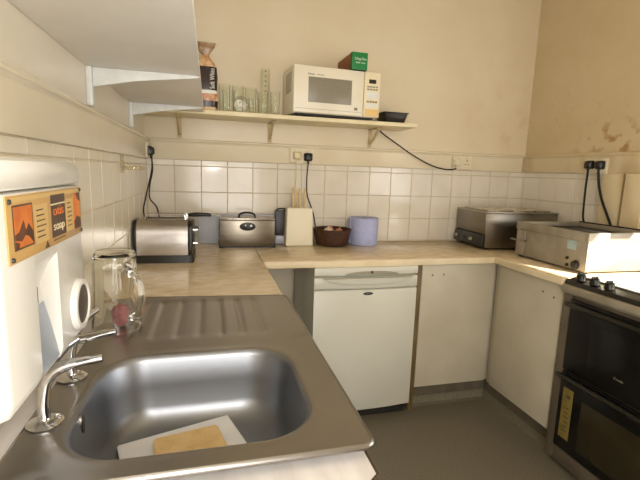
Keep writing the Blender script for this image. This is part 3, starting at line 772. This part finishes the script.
for xx in (-.083, .09): tube(b, [(xx, -.045, .216), (xx, 0, .217), (xx, .045, .216)], .0025, 8, 4)
obj('warming_rack', b, m_chrome, t)
for zz in (.15, .085):
    b = newbm(); cyl(b, (.1255, -.045, zz), (.15, -.045, zz), .009, .008, 14, bev=.002); obj('knob', b, m_chrome, t)
b = newbm(); box(b, (.126, .02, .14), (.148, .06, .155), .003); obj('lever', b, m_black, t)

# ------------------------------------------------------------------ fryer
t = thing('deep_fryer', 'small steel deep fat fryer with black oval badge on the left worktop', 'fryer', (.56, -.128, ZC), R(0))
b = newbm(); box(b, (-.155, -.066, .008), (.155, .072, .158), .004)
obj('body', b, m_steel_v, t)
b = newbm(); box(b, (-.157, -.07, .158), (.157, .076, .17), .004); obj('lid', b, m_steel, t)
for sx in (-1, 1):
    for sy in (-1, 1):
        b = newbm(); prism(b, [(sx*.13, 0), (sx*.158, 0), (sx*.158, .026), (sx*.152, .026)], 'y', sy*.066-.004 if sy < 0 else .068, sy*.066+.002 if sy < 0 else .0745, .001); obj('foot', b, m_black, t)
b = newbm(); box(b, (-.15, -.06, 0), (.15, .066, .0078)); obj('base', b, m_black, t)
b = newbm(); tube(b, [(-.046, -.02, .17), (-.042, -.02, .186), (-.02, -.02, .196), (.0, -.02, .198), (.02, -.02, .196), (.042, -.02, .186), (.046, -.02, .17)], .006, 10, 5); obj('lid_handle', b, m_black, t)
b = newbm()
prism(b, [(.045*cos(a), .024*sin(a)) for a in [2*pi*k/28 for k in range(28)]], 'y', -.0695, -.065, .001, mx=M.Translation((0, 0, .122)))
bd = obj('badge', b, m_black, t)
b = newbm(); cyl(b, (-.012, -.0697, .129), (-.012, -.072, .129), .004); obj('badge_lamp', b, m_lamp, bd)
b = newbm(); cyl(b, (.02, -.0697, .127), (.02, -.072, .127), .006); obj('badge_lamp', b, m_lamp, bd)
b = newbm()
tube(b, [(-.15, -.02, .176), (-.19, -.02, .182), (-.21, -.02, .182)], .0035, 8, 4)
hw = obj('basket_wire', b, m_chrome, t)
b = newbm(); tube(b, [(-.2, -.02, .181), (-.235, -.02, .184), (-.285, -.02, .184), (-.325, -.02, .181)], .01, 12, 6, radii=[.009, .0105, .0125, .009]); obj('basket_handle', b, m_black, t)

# blue grey tray upright behind the fryer
t = thing('plastic_tray', 'blue grey plastic tray standing upright against the tiles behind the fryer', 'tray', (.54, -.03, ZC))
b = newbm(); box(b, (-.255, -.012, 0), (.235, -.004, .176), .003); box(b, (-.255, -.02, 0), (-.247, -.004, .176), .002); box(b, (.227, -.02, 0), (.235, -.004, .176), .002); box(b, (-.247, -.02, .168), (.227, -.004, .176), .002)
obj('tray_shell', b, m_bluegrey, t)

# charcoal holder and cream knife box with wooden sticks
t = thing('utensil_holder', 'charcoal grey box between the fryer and the cream knife box', 'box', (.79, -.058, ZC))
b = newbm(); box(b, (-.052, -.012, 0), (.03, .018, .05), .004); obj('base', b, m_bluegrey, t)
b = newbm(); box(b, (-.055, -.014, .0505), (.03, .02, .205), .006); obj('body', b, m_dkgrey, t)
b = newbm(); tube(b, [(-.045, -.005, .204), (-.035, -.005, .214), (0, -.005, .214), (.012, -.005, .204)], .004, 8, 5); obj('handle', b, m_black, t)
t = thing('knife_box', 'cream tapered box holding upright wooden sticks on the back worktop', 'box', (.872, -.112, ZC))
b = newbm()
prof = [(.082, .042, 0), (.084, .044, .003), (.078, .038, .225), (.074, .034, .225), (.078, .036, .01)]
loft(b, [[(x, y, z) for x, y in rrect(0, 0, hx_, hy_, .008, 3)] for hx_, hy_, z in prof]); obj('box_shell', b, m_whitebox, t)
b = newbm(); box(b, (-.072, -.032, .19), (.072, .032, .2)); obj('insert', b, m_dkgrey, t)
names = ['leftmost pale wooden stick standing in the cream box', 'second pale wooden stick from the left in the cream box', 'third pale wooden stick from the left in the cream box', 'rightmost pale wooden stick in the cream box, beside the black cord']
for (xx, yy, hh, rr_), lab in zip(((-.036, .0, .345, .0065), (-.018, .012, .33, .0065), (.004, -.006, .34, .0075), (.034, .004, .345, .0065)), names):
    b = newbm(); cyl(b, (.872+xx, -.112+yy, ZC+.2015), (.872+xx*1.05, -.112+yy*.9, ZC+hh), rr_, rr_*1.05, 10, bev=.002)
    tag(obj('wooden_stick', b, m_stick), lab, 'wooden stick', 'wooden sticks in the cream box')

# ------------------------------------------------------------------ wicker bowl + onions
bx, by = 1.083, -.125
b = newbm()
lathe(b, [(0, 0), (.08, 0), (.092, .004), (.108, .04), (.116, .09), (.119, .1), (.116, .103), (.111, .1), (.102, .045), (.086, .012), (0, .008)], seg=40)
o = obj('wicker_bowl', b, m_bowlw); o.location = (bx, by, ZC); tag(o, 'round dark brown wicker bowl beside the blue paper roll', 'bowl')
def onion(x, y, z, r, m, name, lab, cat):
    b = newbm(); lathe(b, [(0, -r*.82), (r*.5, -r*.72), (r*.88, -r*.4), (r, 0), (r*.9, r*.4), (r*.55, r*.75), (r*.2, r*.95), (r*.1, r*1.2), (0, r*1.22)], seg=20)
    o = obj(name, b, m, sharp=80); o.location = (x, y, z); o.rotation_euler = (random.uniform(-.4, .4), random.uniform(-.4, .4), random.uniform(0, 6)); tag(o, lab, cat, 'onions in the wicker bowl')
onion(bx-.035, by-.03, ZC+.082, .032, m_garlic, 'onion', 'palest onion, at the front left of the wicker bowl', 'onion')
onion(bx+.032, by-.035, ZC+.078, .03, m_onion, 'onion', 'reddish onion at the front right of the wicker bowl', 'onion')
onion(bx-.005, by+.04, ZC+.079, .031, m_onion, 'onion', 'reddish onion at the back of the wicker bowl', 'onion')

# ------------------------------------------------------------------ blue paper roll
t = thing('paper_roll', 'pale blue paper towel roll standing on the back worktop', 'paper roll', (1.297, -.1, ZC))
b = newbm()
lathe(b, [(.021, 0), (.088, 0), (.09, .002), (.09, .166), (.088, .168), (.021, .168)], seg=44, closed=True)
box(b, (-.098, -.012, .001), (-.0885, .006, .166), .003); obj('paper', b, m_bluepaper, t)
b = newbm(); lathe(b, [(.0185, .001), (.0208, .001), (.0208, .1675), (.0185, .1675)], seg=28, closed=True); obj('core', b, m_card, t)

# ------------------------------------------------------------------ bain marie in the corner
t = thing('bain_marie', 'steel bain marie with black control panel in the back right corner', 'food warmer', (1.972, -.388, ZC), R(-4))
LB, DB = .5, .352
b = newbm()
box(b, (.012, .004, .015), (LB, DB, .226), .003); box(b, (.004, .004, .098), (.0125, DB, .226), .002)
obj('body', b, m_steel_v, t)
b = newbm(); box(b, (0, 0, .2262), (LB+.004, DB+.004, .236), .003); box(b, (.02, .02, .236), (LB-.02, DB-.02, .2385), .001); obj('top_flange', b, m_steel, t)
for (x0, x1) in ((.03, .2), (.21, .47)):
    b = newbm(); box(b, (x0, .035, .2387), (x1, DB-.035, .245), .003); obj('lid', b, m_lid, t)
b = newbm(); prism(b, [(.0115, .016), (.0115, .097), (-.002, .092), (-.012, .03), (-.008, .016)], 'y', .006, DB-.004, .002); cp = obj('control_panel', b, m_black, t)
for yy, mm, r_ in ((.13, m_zinc, .012), (.315, m_zinc, .011), (.22, m_dkgrey, .012)):
    b = newbm(); cyl(b, (-.007, yy, .055), (-.026, yy, .052), r_, r_*.85, 18, bev=.003); obj('knob', b, mm, cp)
for (fx, fy) in ((.04, .03), (.46, .03), (.04, .32), (.46, .32)):
    b = newbm(); cyl(b, (fx, fy, 0), (fx, fy, .0155), .014, seg=12); obj('foot', b, m_black, t)

# ------------------------------------------------------------------ griddle near the cooker
t = thing('griddle', 'large steel griddle with black top against the right wall', 'griddle', (2.06, -1.04, ZC))
gx, gy = .425, .487
b = newbm(); box(b, (.008, .006, .012), (gx-.008, gy-.006, .158), .002)
obj('body', b, m_zinc, t)
b = newbm()
box(b, (0, 0, .158), (gx, .022, .2), .003); box(b, (0, gy-.022, .158), (gx, gy, .2), .003); box(b, (0, .0222, .158), (.022, gy-.0222, .2), .003); box(b, (gx-.022, .0222, .158), (gx, gy-.0222, .2), .003)
obj('rim', b, m_zinc, t)
b = newbm(); box(b, (.0225, .0225, .159), (gx-.0225, gy-.0225, .176), .003); obj('hot_plate', b, m_blackm, t)
b = newbm(); box(b, (gx-.02, .06, .2), (gx-.004, gy-.03, .206), .002); obj('splash_guard', b, m_blackm, t)
b = newbm(); box(b, (.001, gy-.075, .014), (.0078, gy-.008, .156), .0015); dt = obj('drip_tray', b, m_zinc, t)
b = newbm(); tube(b, [(.002, gy-.085, .1), (-.02, gy-.085, .1), (-.026, gy-.05, .1), (-.026, gy-.01, .1), (-.02, gy+.012, .1), (.002, gy+.012, .1)], .0045, 8, 5); obj('tray_handle', b, m_steel, dt)
b = newbm(); cyl(b, (.008, .06, .038), (-.012, .06, .038), .022, .019, 22, bev=.003); obj('dial', b, m_black, t)
for yy, zz in ((.115, .062), (.112, .028)):
    b = newbm(); cyl(b, (.008, yy, zz), (.001, yy, zz), .0075, seg=14); obj('pilot_lamp', b, m_blackm, t)
b = newbm(); box(b, (.0068, .07, .108), (.0078, .125, .152)); obj('blue_label', b, m_sticker_b, t)
for (fx, fy) in ((.03, .03), (gx-.03, .03), (.03, gy-.03), (gx-.03, gy-.03)):
    b = newbm(); cyl(b, (fx, fy, 0), (fx, fy, .0125), .014, seg=12); obj('foot', b, m_black, t)

# ------------------------------------------------------------------ fridge
t = thing('fridge', 'white undercounter fridge below the back worktop', 'fridge', (1.147, -.33, 0))
fx0, fx1 = .862, 1.434
b = newbm(); box(b, (fx0+.004, -.535, .035), (fx1-.004, -.06, .852), .006); obj('casing', b, m_fridge, t, True)
def front(x):      # the door front is gently bowed
    u = (x-(fx0+fx1)/2)/((fx1-fx0)/2); return -.592-.018*(1-u*u)
def bowed(bm, x0, x1, z0, z1, back, n=20, inset=.008):
    rings = []
    xs = [x0+(x1-x0)*k/n for k in range(n+1)]
    for (z, ins) in ((z0, inset), (z0+.003, .003), (z0+.009, 0), (z1-.009, 0), (z1-.003, .003), (z1, inset)):
        rings.append([(x, front(x)+ins, z) for x in xs]+[(x1, back, z), (x0, back, z)])
    loft(bm, rings)
b = newbm(); bowed(b, fx0, fx1, .815, .862, -.536); tp = obj('top_panel', b, m_fridge, t, True)
b = newbm(); xm = (fx0+fx1)/2
prism(b, [(xm+.02-.15*cos(a), .822+.02*sin(a)) for a in [pi*k/24 for k in range(25)]], 'y', front(xm)-.003, front(xm)+.012, .0012); obj('control_strip', b, m_fridge_g, tp, True)
b = newbm(); cyl(b, (xm+.015, front(xm)-.001, .837), (xm+.015, front(xm)-.006, .837), .007, seg=14); obj('thermostat_knob', b, m_dkgrey, tp, True)
b = newbm(); bowed(b, fx0, fx1, .062, .742, -.536); door = obj('door', b, m_fridge, t, True)
b = newbm(); bowed(b, fx0, fx1, .7455, .8085, -.536); hd = obj('door_top', b, m_fridge, door, True)
b = newbm()
lip = [(fx0+.04, .8065)]+[(fx0+.04+(fx1-fx0-.08)*k/24, .8065-.034*(1-abs(2*k/24-1)**3)) for k in range(25)]+[(fx1-.04, .8065)]
prism(b, lip, 'y', front(xm)-.016, front(xm)+.02, .006, 3); obj('handle', b, m_fridge, door, True, 40)['label'] = 'boat-shaped handle lip along the top of the door'
b = newbm(); prism(b, [(xm-.0+.028*cos(a), .722+.0085*sin(a)) for a in [2*pi*k/24 for k in range(24)]], 'y', front(xm)-.002, front(xm)+.003, .0008); bd = obj('badge', b, m_dkgrey, door, True)
b = newbm(); textmesh(b, 'LEC', .009, (xm, front(xm)-.0022, .722), (1, 0, 0), (0, 0, 1), width=.03); obj('badge_text', b, m_printg, bd, True)
b = newbm(); box(b, (fx0+.01, -.56, .0), (fx1-.01, -.1, .0345)); obj('plinth', b, m_blackm, t, True)

# ------------------------------------------------------------------ base cabinets
def hole(bm, x, y, z, ax, mi=0):
    d = {'y': (0, -.0012, 0), 'x': (-.0012, 0, 0)}[ax]
    cyl(bm, (x, y, z), (x+d[0], y+d[1], z+d[2]), .0055, seg=12, mi=mi)
t = thing('base_cabinet', 'white base cabinet in the corner, right of the fridge', 'cabinet', (1.72, -.3, 0))
b = newbm(); box(b, (1.478, -.535, .13), (1.985, -.03, .858)); obj('carcass', b, m_white_cab, t, True)
b = newbm(); box(b, (1.478, -.4995, 0), (1.985, -.482, .1295)); obj('plinth', b, m_plinth, t, True)
b = newbm(); box(b, (1.482, -.5545, .135), (1.942, -.5355, .854), .002); dr = obj('door', b, m_white_cab, t, True)
b = newbm(); hole(b, 1.545, -.5545, .795, 'y'); hole(b, 1.615, -.5545, .797, 'y'); obj('screw_holes', b, m_wood, dr, True)
b = newbm(); box(b, (1.4465, -.56, 0), (1.4765, -.535, .859), .002); obj('side_strip', b, m_wood, t, True)['label'] = 'bare wooden filler strip beside the fridge'
t = thing('base_cabinet', 'white base cabinet between the corner and the black cooker', 'cabinet', (2.2, -.8, 0))
b = newbm(); box(b, (1.957, -1.064, .13), (2.5, -.558, .858)); obj('carcass', b, m_white_cab, t, True)
b = newbm(); box(b, (1.9855, -1.064, 0), (2.0, -.503, .1295)); obj('plinth', b, m_plinth, t, True)
b = newbm(); box(b, (1.937, -1.058, .135), (1.9565, -.607, .854), .002); dr = obj('door', b, m_white_cab, t, True)
b = newbm(); hole(b, 1.937, -.935, .795, 'x'); hole(b, 1.937, -1.005, .785, 'x'); obj('screw_holes', b, m_wood, dr, True)
t = thing('base_cabinet', 'white base cabinet under the left worktop and sink', 'cabinet', (.28, -1.1, 0))
b = newbm()
for yy in (-2.0, -1.3, -.62): box(b, (.02, yy-.009, .13), (.54, yy+.009, .8595))
box(b, (.02, -2.009, .112), (.54, -.611, .1295)); box(b, (.012, -2.009, .112), (.0198, -.611, .7))
obj('carcass', b, m_white_cab, t, True)
b = newbm(); box(b, (.49, -2.0, 0), (.505, -.62, .1115)); obj('plinth', b, m_plinth, t, True)
for (a, c) in ((-2.008, -1.545), (-1.541, -1.078), (-1.074, -.612)):
    b = newbm(); box(b, (.5405, a, .135), (.558, c, .854), .002); obj('door', b, m_white_cab, t, True)

# ------------------------------------------------------------------ cooker
t = thing('cooker', 'black double-oven electric cooker at the right edge, white hob on top', 'cooker', (2.2, -1.375, 0))
ca, cb = -1.675, -1.0725     # y range
xf = 1.925
b = newbm(); box(b, (xf+.012, ca, .02), (2.5, cb, .872), .003); obj('body', b, m_ovframe, t, True)
for (xx, yy) in ((1.98, ca+.04), (1.98, cb-.04), (2.46, ca+.04), (2.46, cb-.04)):
    b = newbm(); cyl(b, (xx, yy, 0), (xx, yy, .0205), .018, seg=12); obj('foot', b, m_black, t, True)
b = newbm()
box(b, (xf, cb-.045, .03), (xf+.0118, cb, .872), .003); box(b, (xf, ca, .03), (xf+.0118, ca+.045, .872), .003); box(b, (xf, ca+.0452, .03), (xf+.0118, cb-.0452, .1), .003)
obj('front_frame', b, m_ovframe, t, True)
b = newbm(); prism(b, [(xf+.0118, .832), (xf-.012, .834), (xf-.018, .845), (xf-.018, .866), (xf-.01, .874), (xf+.0118, .876)], 'y', ca, cb, .002); obj('fascia_trim', b, m_zinc, t, True)
b = newbm(); prism(b, [(xf-.008, .8762), (2.5, .8762), (2.5, .905), (2.0, .905), (xf+.0, .893)], 'y', ca, cb, .002); hb = obj('hob_base', b, m_black, t, True)
b = newbm(); box(b, (1.99, ca+.006, .9052), (2.495, cb-.006, .911), .002); hob = obj('hob', b, m_hob, t, True); hob['label'] = 'pale hob plate'
for (hx_, hy_, hr) in ((2.12, -1.23, .1), (2.12, -1.53, .08), (2.36, -1.23, .08), (2.36, -1.53, .1)):
    b = newbm(); lathe(b, [(hr-.005, 0), (hr-.004, .0012), (hr, .0012), (hr+.001, 0)], (hx_, hy_, .911), 48); obj('cooking_ring', b, m_ring, hob, True)
for yy in (-1.125, -1.195, -1.265, -1.47, -1.54, -1.61):
    b = newbm()
    cyl(b, (1.955, yy, .898), (1.952, yy, .926), .021, .018, 20, bev=.003); box(b, (1.937, yy-.004, .924), (1.967, yy+.004, .934), .0015); obj('knob', b, m_black, hb, True)
def ovendoor(z0, z1, zh, gl):
    b = newbm(); box(b, (xf-.006, ca+.047, z0), (xf+.011, cb-.047, z1), .004); d = obj('door', b, m_glass_blk, t, True)
    b = newbm(); box(b, (xf-.0075, ca+.12, gl[0]), (xf-.005, cb-.17, gl[1]), .001); obj('oven_window', b, gl[2], d, True)
    b = newbm()
    prism(b, [(xf-.03, zh-.008), (xf-.036, zh), (xf-.03, zh+.012), (xf-.02, zh+.012), (xf-.014, zh), (xf-.02, zh-.01)], 'y', ca+.04, cb-.04, .002)
    for yy in (ca+.055, cb-.075): box(b, (xf-.022, yy, zh-.007), (xf-.0061, yy+.022, zh+.009), .002)
    obj('handle', b, m_black, d, True)
    return d
d1 = ovendoor(.482, .815, .79, (.5, .74, m_glass_blk))
b = newbm(); textmesh(b, 'Creda', .014, (xf-.0085, -1.39, .56), (0, -1, 0), (0, 0, 1), width=.042); obj('door_logo', b, m_printg, d1, True)
d2 = ovendoor(.108, .474, .455, (.15, .385, m_glass_ol))
b = newbm(); box(b, (xf-.0072, cb-.125, .165), (xf-.0055, cb-.07, .405)); st = obj('energy_sticker', b, m_yellow, d2, True)
b = newbm(); box(b, (xf-.0076, cb-.112, .36), (xf-.0071, cb-.092, .375))
for k in range(6): box(b, (xf-.0076, cb-.112, .2+.022*k), (xf-.0071, cb-.085-.003*(k % 3), .205+.022*k))
obj('sticker_print', b, m_print, st, True)

# ------------------------------------------------------------------ lights, world, camera
def area(name, loc, rot, sx, sy, power, col):
    l = bpy.data.lights.new(name, 'AREA'); l.shape = 'RECTANGLE'; l.size = sx; l.size_y = sy; l.energy = power; l.color = col
    o = bpy.data.objects.new(name, l); C.objects.link(o); o.location = loc; o.rotation_euler = rot; return o
area('window_daylight', (.57, YF+.06, 1.72), (R(90), 0, 0), .98, 1.1, 18, (1, .97, .915))
area('low_shelf_fill', (.57, YF+.06, .72), (R(90), 0, 0), .98, .84, 15, (1, .97, .915))  # added low fill light that brightens the left shelf's underside
fl = bpy.data.lights.new('camera_flash', 'POINT'); fl.energy = 8; fl.shadow_soft_size = .03; fl.color = (1, .97, .93)
fo = bpy.data.objects.new('camera_flash', fl); C.objects.link(fo); fo.location = (.40, -2.64, 1.39)
area('side_window_daylight', (W-.02, -2.4, 1.36), (R(90), 0, R(90)), 1.3, .6, 14, (1, .97, .915))
l = bpy.data.lights.new('sun', 'SUN'); l.energy = 22; l.color = (1, .93, .8); l.angle = R(.8)
so = bpy.data.objects.new('sun', l); C.objects.link(so)
el = R(26); d = V((-.447*cos(el), .894*cos(el), -sin(el)))
so.rotation_euler = (-d).to_track_quat('Z', 'Y').to_euler(); so.location = (4, -5, 4)
w = bpy.data.worlds.new('sky'); sc.world = w; w.use_nodes = True
w.node_tree.nodes['Background'].inputs[0].default_value = (.75, .85, 1, 1); w.node_tree.nodes['Background'].inputs[1].default_value = 1.6

yaw, pitch, roll, f = .2572, .1571, .0329, 424.
fw = V((sin(yaw)*cos(pitch), cos(yaw)*cos(pitch), -sin(pitch))); rt = V((cos(yaw), -sin(yaw), 0)); up = rt.cross(fw)
r2 = rt*cos(roll)+up*sin(roll); u2 = -rt*sin(roll)+up*cos(roll)
cam = bpy.data.cameras.new('camera'); cam.sensor_width = 36; cam.lens = f/640*36; cam.clip_start = .02
co = bpy.data.objects.new('camera', cam); C.objects.link(co)
co.matrix_world = M(((r2.x, u2.x, -fw.x, .3519), (r2.y, u2.y, -fw.y, -2.6143), (r2.z, u2.z, -fw.z, 1.3355), (0, 0, 0, 1)))
sc.camera = co
sc.cycles.transparent_max_bounces = 48; sc.cycles.max_bounces = 16; sc.cycles.transmission_bounces = 14
vs = sc.view_settings
vs.view_transform = 'Standard'; vs.look = 'None'; vs.exposure = -.06; vs.gamma = 1; vs.use_curve_mapping = False
